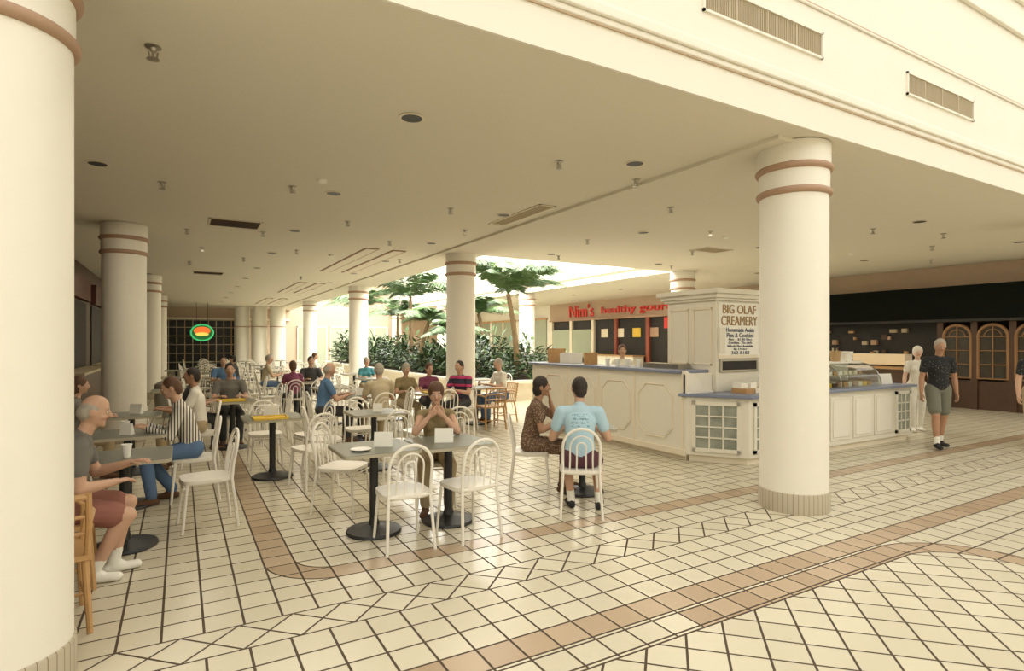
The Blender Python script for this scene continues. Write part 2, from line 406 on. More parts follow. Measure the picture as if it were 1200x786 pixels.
def cloth(n,c,**k): return M(n,c,.85,var=.1,scale=12,**k)
BLKSHOE=cloth('black_shoe',(.02,.02,.02)); WHSHOE=cloth('white_shoe',(.8,.78,.7)); BRSHOE=cloth('brown_shoe',(.12,.06,.03))
JEANS=cloth('blue_denim',(.10,.17,.30)); KHAKI=cloth('khaki',(.40,.31,.18)); CHAR=cloth('charcoal_cloth',(.05,.05,.05)); MAROON=cloth('maroon_shorts',(.10,.035,.05))
OLIVE=cloth('olive_blouse',(.26,.20,.10)); WSHIRT=cloth('white_shirt',(.74,.71,.62)); GREY=cloth('grey_polo',(.16,.15,.13)); PINKS=cloth('rose_shorts',(.27,.11,.08))
BLUES=cloth('blue_shirt',(.10,.20,.36)); CRS=cloth('cream_shirt',(.5,.42,.28)); TEAL=cloth('teal_shirt',(.05,.22,.26)); REDP=cloth('plum_shirt',(.20,.05,.10))
STR=stripe_mat('striped_shirt',(.72,.68,.58),(.05,.045,.05),36.,1,.42); RUG=stripe_mat('rugby_shirt',(.03,.025,.05),(.55,.05,.16),7.,2,.3)
CHK=check_mat('brown_patterned_dress',(.14,.08,.05),(.38,.28,.17),55,.35); FLOR=check_mat('black_patterned_shirt',(.012,.013,.015),(.30,.28,.22),34,.16)
GSHORT=cloth('grey_shorts',(.16,.16,.12)); TSH=print_mat()

person('seated_woman_eating',(2.32,5.62),(-.35,-.94),fem=True,s=.95,lean=.14,shirt=OLIVE,pants=KHAKI,shoes=BRSHOE,hair='brown',style='full',skin=0,
       hr=(.065,.25,1.005),hl=(-.065,.25,1.005),poleR=(.7,.1,-.8),poleL=(-.7,.1,-.8),hdr=(-.55,.1,.5),hdl=(.55,.1,.5),palm=(0,-1,.1),curl=1.,sleeve='none',hpitch=.1,vox=.009)
person('seated_man_in_blue_tshirt',(3.42,4.58),(.56,.83),s=1.,lean=.16,shirt=TSH,pants=MAROON,shoes=BLKSHOE,skin=0,hair='dark',bottom='short',
       feet=((.2,.18),(-.08,.22)),hr=(.2,.34,.80),hl=(-.17,.34,.80),hyaw=.25,vox=.009,sock=WHSHOE)
person('seated_woman_in_patterned_dress',(3.47,5.62),(.84,-.54),fem=True,s=.97,lean=.2,shirt=CHK,pants=CHK,shoes=BRSHOE,skin=1,hair='dark',style='bob',
       hr=(.10,.34,.81),hl=(-.04,.25,1.045),poleL=(-.3,.4,-.9),hdl=(.2,-.1,1),palm=(0,-1,0),hyaw=0,vox=.009,curl=1.1)
person('seated_man_in_striped_shirt',(.12,7.12),(-1,.0),lean=.28,shirt=STR,pants=JEANS,shoes=BRSHOE,skin=0,hair='brown',sleeve='long',hr=(.10,.42,.80),hl=(-.12,.42,.80),vox=.01,hpitch=.1,feet=((.12,.2),(-.12,.38)))
person('seated_man_in_white_shirt',(.22,8.95),(-1,.05),lean=.1,shirt=WSHIRT,pants=KHAKI,shoes=BRSHOE,skin=1,hair='dark',vox=.012)
person('seated_elderly_man_in_shorts',(-.76,5.04),(1,.08),lean=.32,shirt=GREY,pants=PINKS,shoes=WHSHOE,skin=0,hair='grey',style='bald',bottom='short',
       hr=(.10,.36,.70),hl=(-.16,.45,.78),feet=((.10,.22),(-.05,.34)),vox=.009,sock=WHSHOE)
person('walking_man_in_black_shirt',(10.5,4.55),(-.62,-.78),pose='stand',s=1.0,lean=.03,shirt=FLOR,pants=GSHORT,shoes=BLKSHOE,skin=1,hair='grey',style='short',bottom='short',
       feet=((.10,.16),(-.10,-.14)),belly=.02,hr=(.27,.05,.87),hl=(-.27,.0,.87),hpitch=.25,hyaw=-.2,vox=.010,sock=WHSHOE)
person('walking_woman_in_white',(12.1,5.6),(-.75,-.66),pose='stand',fem=True,s=.92,shirt=WSHIRT,pants=WSHIRT,shoes=WHSHOE,skin=2,hair='white',style='full',feet=((.09,.1),(-.09,-.1)),vox=.013)
person('walking_man_in_floral_shirt',(11.6,3.68),(-.8,-.6),pose='stand',s=.98,shirt=FLOR,pants=KHAKI,shoes=BRSHOE,skin=0,hair='grey',vox=.014)
person('kiosk_attendant',(7.35,8.5),(-.6,-.8),pose='stand',fem=True,s=.94,shirt=WSHIRT,pants=CHAR,shoes=BLKSHOE,skin=0,hair='brown',style='bob',vox=.014)
bgp=[('seated_man_in_blue_shirt',(2.05,9.9),(1,0),BLUES,CHAR,'grey','bald',0),('seated_man_in_cream_shirt',(2.87,9.3),(0,1),CRS,KHAKI,'grey','short',0),
 ('seated_woman_in_olive_blouse',(3.78,10.75),(0,-1),OLIVE,KHAKI,'grey','full',1),('seated_woman_in_red_top',(4.28,10.8),(0,-1),REDP,CHAR,'brown','bob',1),
 ('seated_man_in_rugby_shirt',(4.66,9.95),(-.8,-.5),RUG,CHAR,'dark','short',0),('seated_man_in_polo_shirt',(5.98,10.75),(-1,0),WSHIRT,JEANS,'grey','short',0),
 ('seated_woman_in_plum_blouse',(2.15,13.3),(0,1),REDP,CHAR,'brown','bob',1),('seated_man_in_dark_jacket',(2.75,14.65),(0,-1),CHAR,CHAR,'dark','short',0),
 ('seated_man_in_grey_shirt',(.72,10.85),(0,-1),GREY,CHAR,'dark','short',0),('seated_woman_in_dark_blouse',(.08,10.25),(1,0),CHAR,CHAR,'dark','bob',1),
 ('seated_woman_in_teal_blouse',(4.3,15.3),(0,-1),TEAL,KHAKI,'grey','full',1),('seated_man_in_navy_shirt',(.9,15.7),(0,-1),BLUES,CHAR,'dark','short',0),
 ('seated_man_in_tan_shirt',(2.0,17.0),(1,0),CRS,JEANS,'grey','short',0),('seated_woman_in_cream_blouse',(-1.18,8.75),(1,.1),GREY,KHAKI,'brown','bob',1),
 ('seated_man_in_white_tshirt',(3.7,19.5),(1,0),WSHIRT,JEANS,'brown','short',0),('seated_woman_in_black_top',(1.5,19.6),(-1,0),CHAR,JEANS,'dark','bob',1)]
chairspots=[]
for nm,l,f,sh_,pa,ha,st,fe in bgp:
    person(nm,l,f,fem=bool(fe),s=.95 if fe else 1.,lean=.15,shirt=sh_,pants=pa,shoes=BRSHOE,hair=ha,style=st,skin=0,vox=.017)
    chairspots.append((l[0],l[1],f))

# ------------------------------------------------------------------ furniture
def arch(w0,z0,z1,yb0,yb1,n=12,w1=None):
    w1=w1 or w0; pts=[(-w0,yb0,z0)]; zc=z1-w1
    for i in range(n+1):
        a=math.pi-math.pi*i/n; z=zc+w1*math.sin(a); t=(z-z0)/(z1-z0); pts.append((w1*math.cos(a),yb0+(yb1-yb0)*t,z))
    pts.append((w0,yb0,z0)); return pts
def chair_mesh():
    b=MB(); poly=[]
    for i in range(28):
        a=2*math.pi*i/28; c,s=math.cos(a),math.sin(a); e=.45
        poly.append((math.copysign(abs(c)**e,c)*(.205),math.copysign(abs(s)**e,s)*.205))
    b.prism(poly,.432,.46,WHITE); b.prism([(x*.93,y*.93) for x,y in poly],.42,.432,WHITE)
    for sx in(-1,1): b.tube([(sx*.165,.165,.43),(sx*.195,.205,0.0)],[.014,.012],WHITE)
    o=[(-.2,-.245,0.0),(-.175,-.195,.44)]+arch(.178,.56,.87,-.205,-.265,14)[0:]+[(.175,-.195,.44),(.2,-.245,0.0)]
    b.tube(o,.0135,WHITE,8)
    b.tube([(-.112,-.185,.44)]+arch(.108,.56,.80,-.203,-.25,12)+[(.112,-.185,.44)],.008,WHITE,6)
    b.tube([(-.046,-.185,.44)]+arch(.044,.56,.735,-.203,-.238,10)+[(.046,-.185,.44)],.008,WHITE,6)
    b.tube([(-.175,-.195,.445),(.175,-.195,.445)],.01,WHITE,6)
    b.tube([(-.18,.19,.40),(.18,.19,.40)],.009,WHITE,6)
    return b.mesh('dining_chair')
CH=chair_mesh()
def chair(x,y,f): return place(CH,'dining_chair',(x,y,0),yawof(f))
def table_mesh():
    b=MB(); poly=[];h=.34;r=.05
    for cx,cy,a0 in((h-r,h-r,0),(-h+r,h-r,90),(-h+r,-h+r,180),(h-r,-h+r,270)):
        for k in range(5): a=math.radians(a0+k*22.5); poly.append((cx+r*math.cos(a),cy+r*math.sin(a)))
    b.prism(poly,.728,.755,TEDGE); b.prism([(x*.985,y*.985) for x,y in poly],.755,.758,TTOP)
    b.box(-.2,.2,-.025,.025,.71,.728,BLACK); b.box(-.025,.025,-.2,.2,.71,.728,BLACK)
    b.lathe([(.038,.0),(.038,.72)],BLACK,seg=16)
    b.lathe([(.24,0),(.245,.012),(.235,.028),(.12,.045),(.05,.07),(.038,.12)],BLACK,seg=28)
    return b.mesh('cafe_table')
TB=table_mesh()
def table(x,y,rz=0): return place(TB,'cafe_table',(x,y,0),rz)
def woodchair_mesh():
    b=MB()
    b.box(-.23,.23,-.22,.23,.42,.45,WOOD)
    for sx in(-1,1):
        b.tube([(sx*.2,.2,.42),(sx*.22,.23,0)],[.02,.016],WOOD,8); b.tube([(sx*.2,-.19,.42),(sx*.22,-.25,0)],[.02,.016],WOOD,8)
        b.tube([(sx*.21,-.2,.44),(sx*.215,-.24,.64),(sx*.21,-.27,.82)],.017,WOOD,8)
        b.tube([(sx*.215,-.24,.64),(sx*.25,-.05,.665),(sx*.245,.12,.65),(sx*.235,.17,.6),(sx*.21,.17,.44)],.016,WOOD,8)
        b.tube([(sx*.215,.21,.15),(sx*.215,-.22,.15)],.01,WOOD,6)
    for z in(.8,.68,.58): b.tube([(-.21,-.262-(z-.8)*.2,z),(0,-.29-(z-.8)*.2,z+.01),(.21,-.262-(z-.8)*.2,z)],.019 if z>.7 else .012,WOOD,8)
    for i in range(5): x=-.14+.07*i; b.tube([(x,-.2,.45),(x,-.275,.79)],.007,WOOD,6)
    b.tube([(-.21,0,.15),(.21,0,.15)],.01,WOOD,6)
    return b.mesh('wooden_armchair')
WC=woodchair_mesh()
for x,y,f in chairspots:
    f=Vector(f).normalized()
    if abs(x-5.98)<.01: place(WC,'wooden_armchair',(x+f.x*.02,y+f.y*.02,0),yawof(f)); continue
    chair(x+f.x*.02,y+f.y*.02,f)
table(1.5,5.07); table(2.2,5.02)
chair(1.62,4.64,(.05,1)); chair(2.2,4.6,(-.12,1)); chair(1.42,5.85,(.75,-.65)); chair(2.32,5.62,(-.35,-.94)); chair(3.0,6.4,(-.3,-1))
table(3.93,5.22,math.radians(-30)); chair(3.44,4.6,(.56,.83)); chair(3.49,5.6,(.84,-.54))
table(2.25,7.6); chair(2.25,8.25,(0,-1)); chair(1.6,7.6,(1,0)); chair(2.9,7.65,(-1,0)); chair(2.3,6.95,(0,1))
table(1.0,7.75); chair(1.55,8.1,(-1,-.2)); chair(1.0,8.45,(0,-1)); chair(1.35,7.05,(-.3,1))
table(-.4,5.72); chair(.2,6.02,(-1,-.1))
table(-.47,7.12); chair(.12,7.12,(-1,0))
table(-.55,8.92); chair(.22,8.95,(-1,.05))
place(WC,'wooden_armchair',(-.76,5.04,0),yawof((1,.08))); place(WC,'wooden_armchair',(-.72,4.33,0),yawof((-.2,1)))
bgt=[(2.7,9.95),(4.0,10.05),(5.3,10.65),(.72,10.2),(2.4,13.95),(4.25,14.6)]
for x,y in bgt: table(x,y)
chair(3.35,9.9,(-1,0)); chair(2.7,10.6,(0,-1)); chair(4.0,9.35,(0,1)); chair(1.35,10.2,(-1,0)); chair(3.05,13.95,(-1,0)); chair(1.75,14,(1,0)); chair(3.65,14.6,(1,0)); chair(4.9,14.6,(-1,0))
place(WC,'wooden_armchair',(5.25,9.95,0),yawof((0,1))); place(WC,'wooden_armchair',(4.75,10.8,0),yawof((1,0)))
rows=[(x,y) for y in (12.1,) for x in (.9,2.6,4.1)]+[(x,y) for y in (16.9,19.5,22.1,24.8,27.6,30.6) for x in (.9,2.7,4.4)]+[(.9,14.9),(-.1,13),(-.1,17.5),(-.1,22),(6.6,12.9)]
for i,(x,y) in enumerate(rows):
    x+=random.uniform(-.1,.1); table(x,y)
    for k,f in enumerate(((-1,0),(1,0),(0,1),(0,-1))):
        if abs(x+.1)<.3 and k>1: continue
        if random.random()<.82:
            cx,cy=x-f[0]*.6,y-f[1]*.62
            if any((cx-a[0])**2+(cy-a[1])**2<.3 for a in [(c[0],c[1]) for c in chairspots]): continue
            chair(cx,cy,(f[0]+random.uniform(-.2,.2),f[1]+random.uniform(-.2,.2)))
def tent(x,y,rz,w=.12,h=.11):
    b=MB(); b.extr([(-w/2,-.03,0),(-w/2,.03,0),(-w/2,.004,h),(-w/2,-.004,h)],(w,0,0),PAPER); b.obj('table_tent_card',(x,y,.758),rz)
def cup(x,y,z=.758):
    b=MB(); b.lathe([(.026,0),(.038,.1),(.041,.1),(.041,.106),(.034,.106),(.024,.01)],PAPER,seg=20); b.obj('paper_cup',(x,y,z))
tent(1.58,5.05,-.5,.16,.13); tent(2.14,4.98,-.5,.17,.13); tent(1.0,7.85,-.4,.18,.13); tent(2.3,7.6,-.5); tent(-.5,8.95,-.6,.16,.13); tent(2.75,10.05,-.5,.16,.13)
tent(4.0,5.35,-.5); cup(-.38,5.62); cup(-.5,7.25); cup(4.05,5.1); cup(2.6,10.1); tent(-.47,7.0,-.6)
for x,y,rz in((1.35,4.95,.3),(2.25,5.22,-.4),(3.8,5.15,-.5)):
    b=MB(); b.lathe([(.05,0),(.085,.012),(.09,.016),(.085,.018),(.05,.006)],PAPER,seg=24); b.obj('paper_plate',(x,y,.758),rz)
def tray(x,y,m):
    b=MB(); b.box(-.2,.2,-.15,.15,0,.012,m); b.box(-.2,.2,-.15,-.135,.012,.025,m); b.box(-.2,.2,.135,.15,.012,.025,m); b.box(-.2,-.185,-.15,.15,.012,.025,m); b.box(.185,.2,-.15,.15,.012,.025,m)
    b.obj('serving_tray',(x,y,.758),0,bevel=.003)
tray(.95,7.56,YEL); tray(4.05,9.9,YEL); tray(.7,10.1,YEL)
b=MB(); b.lathe([(.22,0),(.25,.05),(.26,.62),(.27,.64),(.25,.74),(.15,.8),(.03,.82)],M('bin_grey',(.32,.30,.25),.4),seg=28); b.box(-.12,.12,-.265,-.2,.62,.72,DARK); b.obj('trash_can',(-.25,15.2,0))

# ------------------------------------------------------------------ columns
def colbase():
    m=bpy.data.materials.new('column_base_tile'); m.use_nodes=True; nt=m.node_tree; bb=nt.nodes['Principled BSDF']; g=NG(nt); X,Y,Z,O=g.xyz()
    a=g.m('FRACT',g.m('MULTIPLY',g.m('ARCTAN2',Y,X),7.0)); f=g.m('LESS_THAN',a,.09); nt.links.new(g.mix(f,(.48,.42,.31),(.2,.13,.07)),bb.inputs['Base Color']); bb.inputs['Roughness'].default_value=.4; return m
CB=colbase()
def ring(z,R,r): return [(R+r*math.cos(a),z+r*math.sin(a)) for a in [(-math.pi/2)+math.pi*k/8 for k in range(9)]]
b=MB(); R=.325
b.lathe([(R+.012,0),(R+.012,.19),(R+.006,.2)],CB,seg=56)
b.lathe([(R,.19),(R,3.62)],COLM,seg=64); b.lathe([(R+.018,3.46),(R+.02,3.68)],COLM,seg=64); b.lathe([(R+.008,3.2),(R+.008,3.46)],COLM,seg=64)
b.lathe([(R,3.165)]+ring(3.2,R,.034)+[(R,3.235)],PINK,seg=64); b.lathe([(R,3.405)]+ring(3.44,R+.008,.034)+[(R,3.475)],PINK,seg=64)
CM=b.mesh('round_column',angle=35)
for x,y in ((5.48,3.68),(5.48,11.8),(5.48,20.4),(5.48,29.2),(-.80,3.68),(-.83,11.8),(-.83,20.4),(-.83,29.2),(12.45,3.68),(12.45,11.8),(12.5,20.4),(12.5,29.2),(12.5,37)):
    place(CM,'round_column',(x,y,0))
b=MB(); b.lathe([(.43,0),(.43,2.75),(.46,2.8)],COLM,seg=32); b.lathe([(.42,2.5)]+ring(2.55,.43,.03)+[(.42,2.6)],PINK,seg=32); b.lathe([(.42,2.8),(.42,3.7)],COLM,seg=32); SC=b.mesh('stub_column')
for x,y in((4.85,35.4),(3.95,36.0),(3.1,36.6)): place(SC,'entrance_column',(x,y,0))

# ------------------------------------------------------------------ shell
def sbox(name,*a): b=MB(); b.box(*a[:-1],a[-1]); return b.obj(name)
sbox('floor',-14,30,-8,40,-.1,0,FLOOR)
ZC=3.69
b=MB(); b.box(-14,5.95,3.27,38,ZC,4.0,CEIL); b.box(5.95,12.2,3.27,11.9,ZC,4.0,CEIL); b.box(12.2,17.6,3.27,38,ZC,4.0,CEIL); b.box(17.6,30,3.27,6,ZC,4.0,CEIL); b.obj('ceiling')
sbox('ceiling_beam',4.98,5.95,3.5,38,3.65,ZC,CEIL)
b=MB(); b.box(-14,30,3.25,3.27,ZC-.01,8.0,WALL); b.box(-14,30,3.27,3.5,4.0,8.0,WALL); b.obj('wall_fascia')
b=MB()
for z0,z1,p in((3.97,4.02,.025),(4.02,4.10,.05),(4.10,4.13,.03),(4.82,4.845,.02),(5.75,5.83,.05),(6.2,6.26,.05),(6.9,7.0,.08)): b.box(-14,30,3.25-p,3.25,z0,z1,WALL)
b.obj('trim_2',bevel=.012)
b=MB(); b.box(-14,30,3.24,3.25,4.13,4.14,TANL); b.box(-14,30,3.235,3.25,4.845,4.86,TANL); b.box(-14,30,3.235,3.25,3.96,3.97,TANL); b.obj('trim_3')  # tan edge strips; the lowest paints the shading line under the moulding
def grille(x0,x1,z0,z1,y):
    b=MB(); b.box(x0,x1,y-.02,y,z0,z0+.02,WALL); b.box(x0,x1,y-.02,y,z1-.02,z1,WALL); b.box(x0,x0+.02,y-.02,y,z0,z1,WALL); b.box(x1-.02,x1,y-.02,y,z0,z1,WALL)
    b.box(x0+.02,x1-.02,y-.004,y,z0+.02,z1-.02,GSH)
    n=int((x1-x0-.04)/.022)
    for i in range(n): x=x0+.02+.022*i; b.box(x,x+.008,y-.010,y-.004,z0+.02,z1-.02,GRILL)
    for k in(1,2,3): z=x0+(x1-x0)*k/4; b.box(z-.008,z+.008,y-.014,y,z0+.02,z1-.02,GRILL)
    b.obj('wall_vent_grille')
grille(3.65,5.27,4.37,4.62,3.25); grille(6.8,8.35,4.37,4.62,3.25); grille(.4,2.0,4.37,4.62,3.25); grille(10,11.6,4.37,4.62,3.25)
sbox('wall_south',-14,30,-8.2,-8,0,8,WALL); sbox('wall_concourse_west',-14.2,-14,-8.2,3.5,0,8,WALL); sbox('wall_concourse_east',30,30.2,-8.2,3.5,0,8,WALL)
sbox('wall_front_west',-14,-2.4,3.5,3.7,0,ZC,WALL); sbox('wall_front_east',17.8,30,3.5,3.7,0,ZC,WALL)
sbox('wall_west',-2.4,-2.2,3.7,38,0,ZC,DWOOD); sbox('wall_north',-2.4,17.8,38,38.2,0,7.2,SALMON)
sbox('wall_east',17.6,17.8,3.7,26.3,0,ZC,SALMON); sbox('wall_east_far',17.6,17.8,26.3,38,0,ZC,WALL)
b=MB(); b.box(5.75,5.95,11.9,38,4.0,7.0,WALL); b.box(5.75,12.4,11.7,11.9,4.0,7.0,WALL); b.box(12.2,12.4,11.9,38,4.0,7.0,WALL); b.obj('wall_atrium')
b=MB()
for z0,z1,p in((3.95,4.05,.05),(4.5,4.53,.02),(5.2,5.28,.05)): b.box(12.2-p,12.2,11.9,38,z0,z1,TRIMM); b.box(5.95,5.95+p,11.9,38,z0,z1,TRIMM)
b.obj('trim_4')
b=MB(); b.box(12.17,12.2,11.9,38,3.9,3.95,PINK); b.obj('trim_5')
b=MB()
for i in range(12): x=-13+i*3.8; b.box(x,x+.18,-8,3.26,7.8,8.0,WALL)
for i in range(8): y=13+i*3.4; b.box(5.95,12.2,y,y+.15,6.85,7.0,WALL)
b.obj('skylight_beams')

# ---- ceiling fittings
b=MB(); b.lathe([(.10,-.0),(.115,-.004),(.115,-.008),(.095,-.012)],TRIMM,seg=28); b.lathe([(.092,-.013),(.092,-.008)],BLACK,seg=28); DL=b.mesh('recessed_downlight')  # flat black disc paints the darkness of a recess that is not cut
for x in(-.8,1.78,4.39,7.3,10.6,14.5):
    for k in range(11):
        y=4.86+3.0*k
        if 5.9<x<12.2 and y>11.5: continue
        if x==-.8 and k in(2,): continue
        place(DL,'recessed_downlight',(x,y,ZC))
b=MB(); b.lathe([(.05,0),(.052,-.006),(.026,-.012),(.018,-.035)],CHROME,seg=16); b.tube([(-.026,0,-.035),(-.022,0,-.07),(0,0,-.08),(.022,0,-.07),(.026,0,-.035)],.006,CHROME,6); b.lathe([(.006,-.078),(.036,-.08),(.04,-.088),(.006,-.092)],CHROME,seg=16); b.lathe([(.011,-.03),(.009,-.055),(.006,-.08)],CHROME,seg=8)
SPR=b.mesh('sprinkler_head')
for x,y in((-.16,4.57),(3.62,5.23),(4.85,5.35),(1.25,7.8),(3.5,7.9),(.1,11.7),(10.6,5.6),(6.9,9.0),(8.7,5.5),(1.3,11.3),(3.6,11.1),(13.6,6),(9.8,9),(1.3,15),(3.2,18.5),(.2,16.4),(6.3,6.2),(8.3,7.2),(11.6,7.6),(13.2,9.2),(12.2,5.2),(15.8,7),(2.4,9.6),(-.2,8.4),(7.6,11),(11.2,11),(.4,13.8),(2.2,13.2),(4.4,9.3),(14.8,10),(4.6,13.4)): place(SPR,'sprinkler_head',(x,y,ZC))
b=MB(); b.lathe([(.06,0),(.06,-.02),(.045,-.035),(.02,-.04)],PAPER,seg=24); SD=b.mesh('smoke_detector')
for x,y in((1.51,7.3),(8.95,7.4),(3.0,13.5),(13.1,7.4)): place(SD,'smoke_detector',(x,y,ZC))
def cvent(x0,x1,y0,y1,dark=True):
    b=MB(); z=ZC; m=DARK if dark else GRILL
    b.box(x0,x1,y0,y1,z-.004,z,m)
    for a in((x0,x1,y0,y0+.03),(x0,x1,y1-.03,y1),(x0,x0+.03,y0,y1),(x1-.03,x1,y0,y1)): b.box(*a,z-.012,z,TRIMM)
    n=int((y1-y0-.06)/.05)
    for i in range(1,n): y=y0+.03+.05*i; b.box(x0+.03,x1-.03,y-.006,y+.006,z-.012,z-.003,GRILL if not dark else DWOOD)
    b.obj('ceiling_air_vent')
cvent(.4,1.2,10.4,11.1); cvent(.3,1.1,18.5,19.2); cvent(4.5,4.8,7.0,8.6,False); cvent(9.6,10.4,8.4,8.9,False)
for k,y in enumerate((12.1,20.2,28.3)):
    b=MB()
    for xo in (3.4,4.0):
        b.box(xo,xo+.3,y,y+4.6,ZC-.02,ZC,PINK); b.box(xo+.04,xo+.26,y+.04,y+4.56,ZC-.024,ZC-.015,CEIL)
    b.obj('ceiling_light_trough')

# ------------------------------------------------------------------ east shops
b=MB(); e=17.59
b.box(e-.5,e,3.75,13.6,2.25,3.12,DGREEN); b.box(e-.55,e,3.75,13.6,2.2,2.27,DARK); b.box(e-.04,e-.02,3.75,13.6,0,2.2,DARK)
b.box(e-.3,e-.02,3.75,6.1,0,.75,DWOOD); b.box(e-.3,e-.02,6.1,7.4,0,.72,DWOOD)
def archwin(b,x,yc,w,z0,z1,m,gm):
    n=12; r=w/2; out=[(x,yc-r,z0)]+[(x,yc-r*math.cos(math.pi*i/n),z1-r+r*math.sin(math.pi*i/n)) for i in range(n+1)]+[(x,yc+r,z0)]
    b.extr(out,(.03,0,0),gm); b.tube([Vector(p)-Vector((.02,0,0)) for p in out],.04,m,6,closed=True)
    b.tube([(x-.02,yc,z0),(x-.02,yc,z1)],.016,m,6)
    for k in(1,2,3): z=z0+(z1-r-z0)*k/3; b.tube([(x-.02,yc-r,z),(x-.02,yc+r,z)],.012,m,6)
    b.tube([(x-.02,yc-r*.6*math.cos(math.pi*i/8),z1-r+r*.6*math.sin(math.pi*i/8)) for i in range(9)],.012,m,6)
AG=M('arched_glass_brown',(.05,.042,.03),.2,var=.6,scale=5); AF=M('arch_frame_wood',(.30,.16,.07),.45,var=.2)
for yc in(5.55,6.3,7.05): archwin(b,e-.32,yc,.6,.78,2.12,AF,AG)
for yc in (5.9,6.68,7.42,5.15): b.box(e-.36,e-.02,yc-.07,yc+.07,0,2.2,DWOOD)
b.box(e-.9,e-.1,7.6,10.6,0,.95,DWOOD); b.box(e-.95,e-.05,7.55,10.65,.95,1.0,WOOD)
CASE=M('lit_display_case',(.75,.6,.38),.4,emit=.25); b.box(e-.5,e-.1,8.2,9.6,1.05,1.35,CASE)
for i in range(26):
    y=7.8+random.random()*4.9; z=random.choice((1.35,1.6,1.75,1.95)); b.box(e-.14,e-.04,y,y+random.uniform(.05,.18),z,z+random.uniform(.05,.16),random.choice((WOOD,DWOOD,PINK,GRILL)))
for yc in (11.0,13.55): b.box(e-.36,e-.02,yc-.1,yc+.1,0,2.2,DWOOD)
b.obj('dark_gift_shop_front')
BRF=M('brick_red_frame',(.28,.07,.04),.6)
b=MB(); b.box(e-.08,e,14.0,26.0,0,2.75,DARK); b.box(e-.25,e,14.0,26.0,2.75,2.82,PINK)
for y in(14,16.4,18.4,20.5,22.2,24,25.8): b.box(e-.2,e-.02,y,y+.18,0,2.75,BRF if y<22 else TRIMM)
b.box(e-.9,e-.3,18.6,22,0,1.05,KW); b.box(e-.95,e-.25,18.55,22.05,1.05,1.1,WOOD); b.box(e-.18,e-.1,22.4,25.8,.9,2.3,GLASSG)
for i in range(9): y=14.6+i*1.1; b.box(e-.12,e-.09,y,y+.5,1.9,2.3,random.choice((YEL,TRIMM,PINK)))
sp=b.obj('gourmet_shop_front')
RE=(math.pi/2,0,-math.pi/2)
text("Nim's",'sign_script',(e-.06,23.4,3.2),RE,2.0,REDS,sp,.62,.03); text('healthy gourmet','sign_text',(e-.06,19.0,3.18),RE,5.6,REDS,sp,.42,.03)
b=MB(); b.box(e-.3,e-.2,15.2,17.4,2.25,2.7,REDS); o=b.obj('hanging_coffee_sign'); text('Kolice','sign_text',(e-.31,16.3,2.47),RE,1.4,PAPER,o,.25,.005)
b=MB()
for y in(26.6,30,33.4): b.box(e-.06,e,y,y+2.9,.3,2.9,GLASSG); b.box(e-.1,e,y+1.4,y+1.5,.3,2.9,TRIMM); b.box(e-.12,e,y-.1,y+3.0,2.9,3.0,WOOD); b.box(e-.12,e,y-.1,y+3.0,0,.3,TRIMM)
b.obj('shop_window_front')
# west stalls
b=MB(); wx=-2.19; SB=M('stall_sign_brown',(.12,.03,.02),.5)
for y in(9,14.5,20,25.5,31):
    b.box(wx,wx+.02,y,y+4.4,1.0,2.7,DARK); b.box(wx,wx+.45,y,y+4.4,0,1.0,DWOOD); b.box(wx,wx+.5,y,y+4.4,1.0,1.05,GRILL); b.box(wx,wx+.12,y,y+4.4,2.75,3.3,SB)
sp=b.obj('food_stall_counters')
# north wall
b=MB(); b.box(-2.2,3.4,37.9,38,0,2.95,GLASSD)
for i in range(15): x=-2.2+i*.4; b.box(x,x+.04,37.85,37.9,0,2.95,WOOD if i%3==0 else GRILL)
for z in(.5,1.,1.5,2.,2.5,2.92): b.box(-2.2,3.4,37.85,37.9,z,z+.035,GRILL)
b.obj('window_1'); sbox('trim_6',-2.2,5.9,37.8,38,2.98,3.08,TRIMM)
b=MB()
for i in range(3): x=6.4+i*2; b.box(x,x+1.7,37.9,37.99,0,2.6,GLASSG); b.box(x-.06,x,37.86,37.99,0,2.66,TRIMM); b.box(x+1.7,x+1.76,37.86,37.99,0,2.66,TRIMM); b.box(x+.82,x+.88,37.88,37.92,0,2.6,TRIMM); b.box(x-.06,x+1.76,37.86,37.99,2.6,2.68,TRIMM)
b.obj('door_1')
NG_=M('neon_green',(.05,.5,.16),.4,emit=.8); NR=M('neon_orange',(.9,.16,.03),.4,emit=.9); NY=M('neon_yellow',(.8,.6,.1),.4,emit=.9)
q=.8
b=MB(); pts=[(.62*q*math.cos(a),0,.5*q*math.sin(a)) for a in [2*math.pi*i/32 for i in range(32)]]
b.tube(pts,.04,NG_,8,closed=True); b.extr([(p[0]*.9,.03,p[2]*.9) for p in pts],(0,.05,0),M('sign_back_green',(.03,.2,.05),.5,emit=.3))
b.extr([(p[0]*.75,-.0,p[2]*.5+.12*q) for p in pts],(0,.02,0),NR); b.extr([(p[0]*.6,-.02,p[2]*.22-.1*q) for p in pts],(0,.02,0),NY)
b.tube([(-.25,.05,.36),(-.25,.05,ZC-2.15)],.01,BLACK,6); b.tube([(.25,.05,.36),(.25,.05,ZC-2.15)],.01,BLACK,6)
b.obj('neon_sign',(.95,33,2.15))

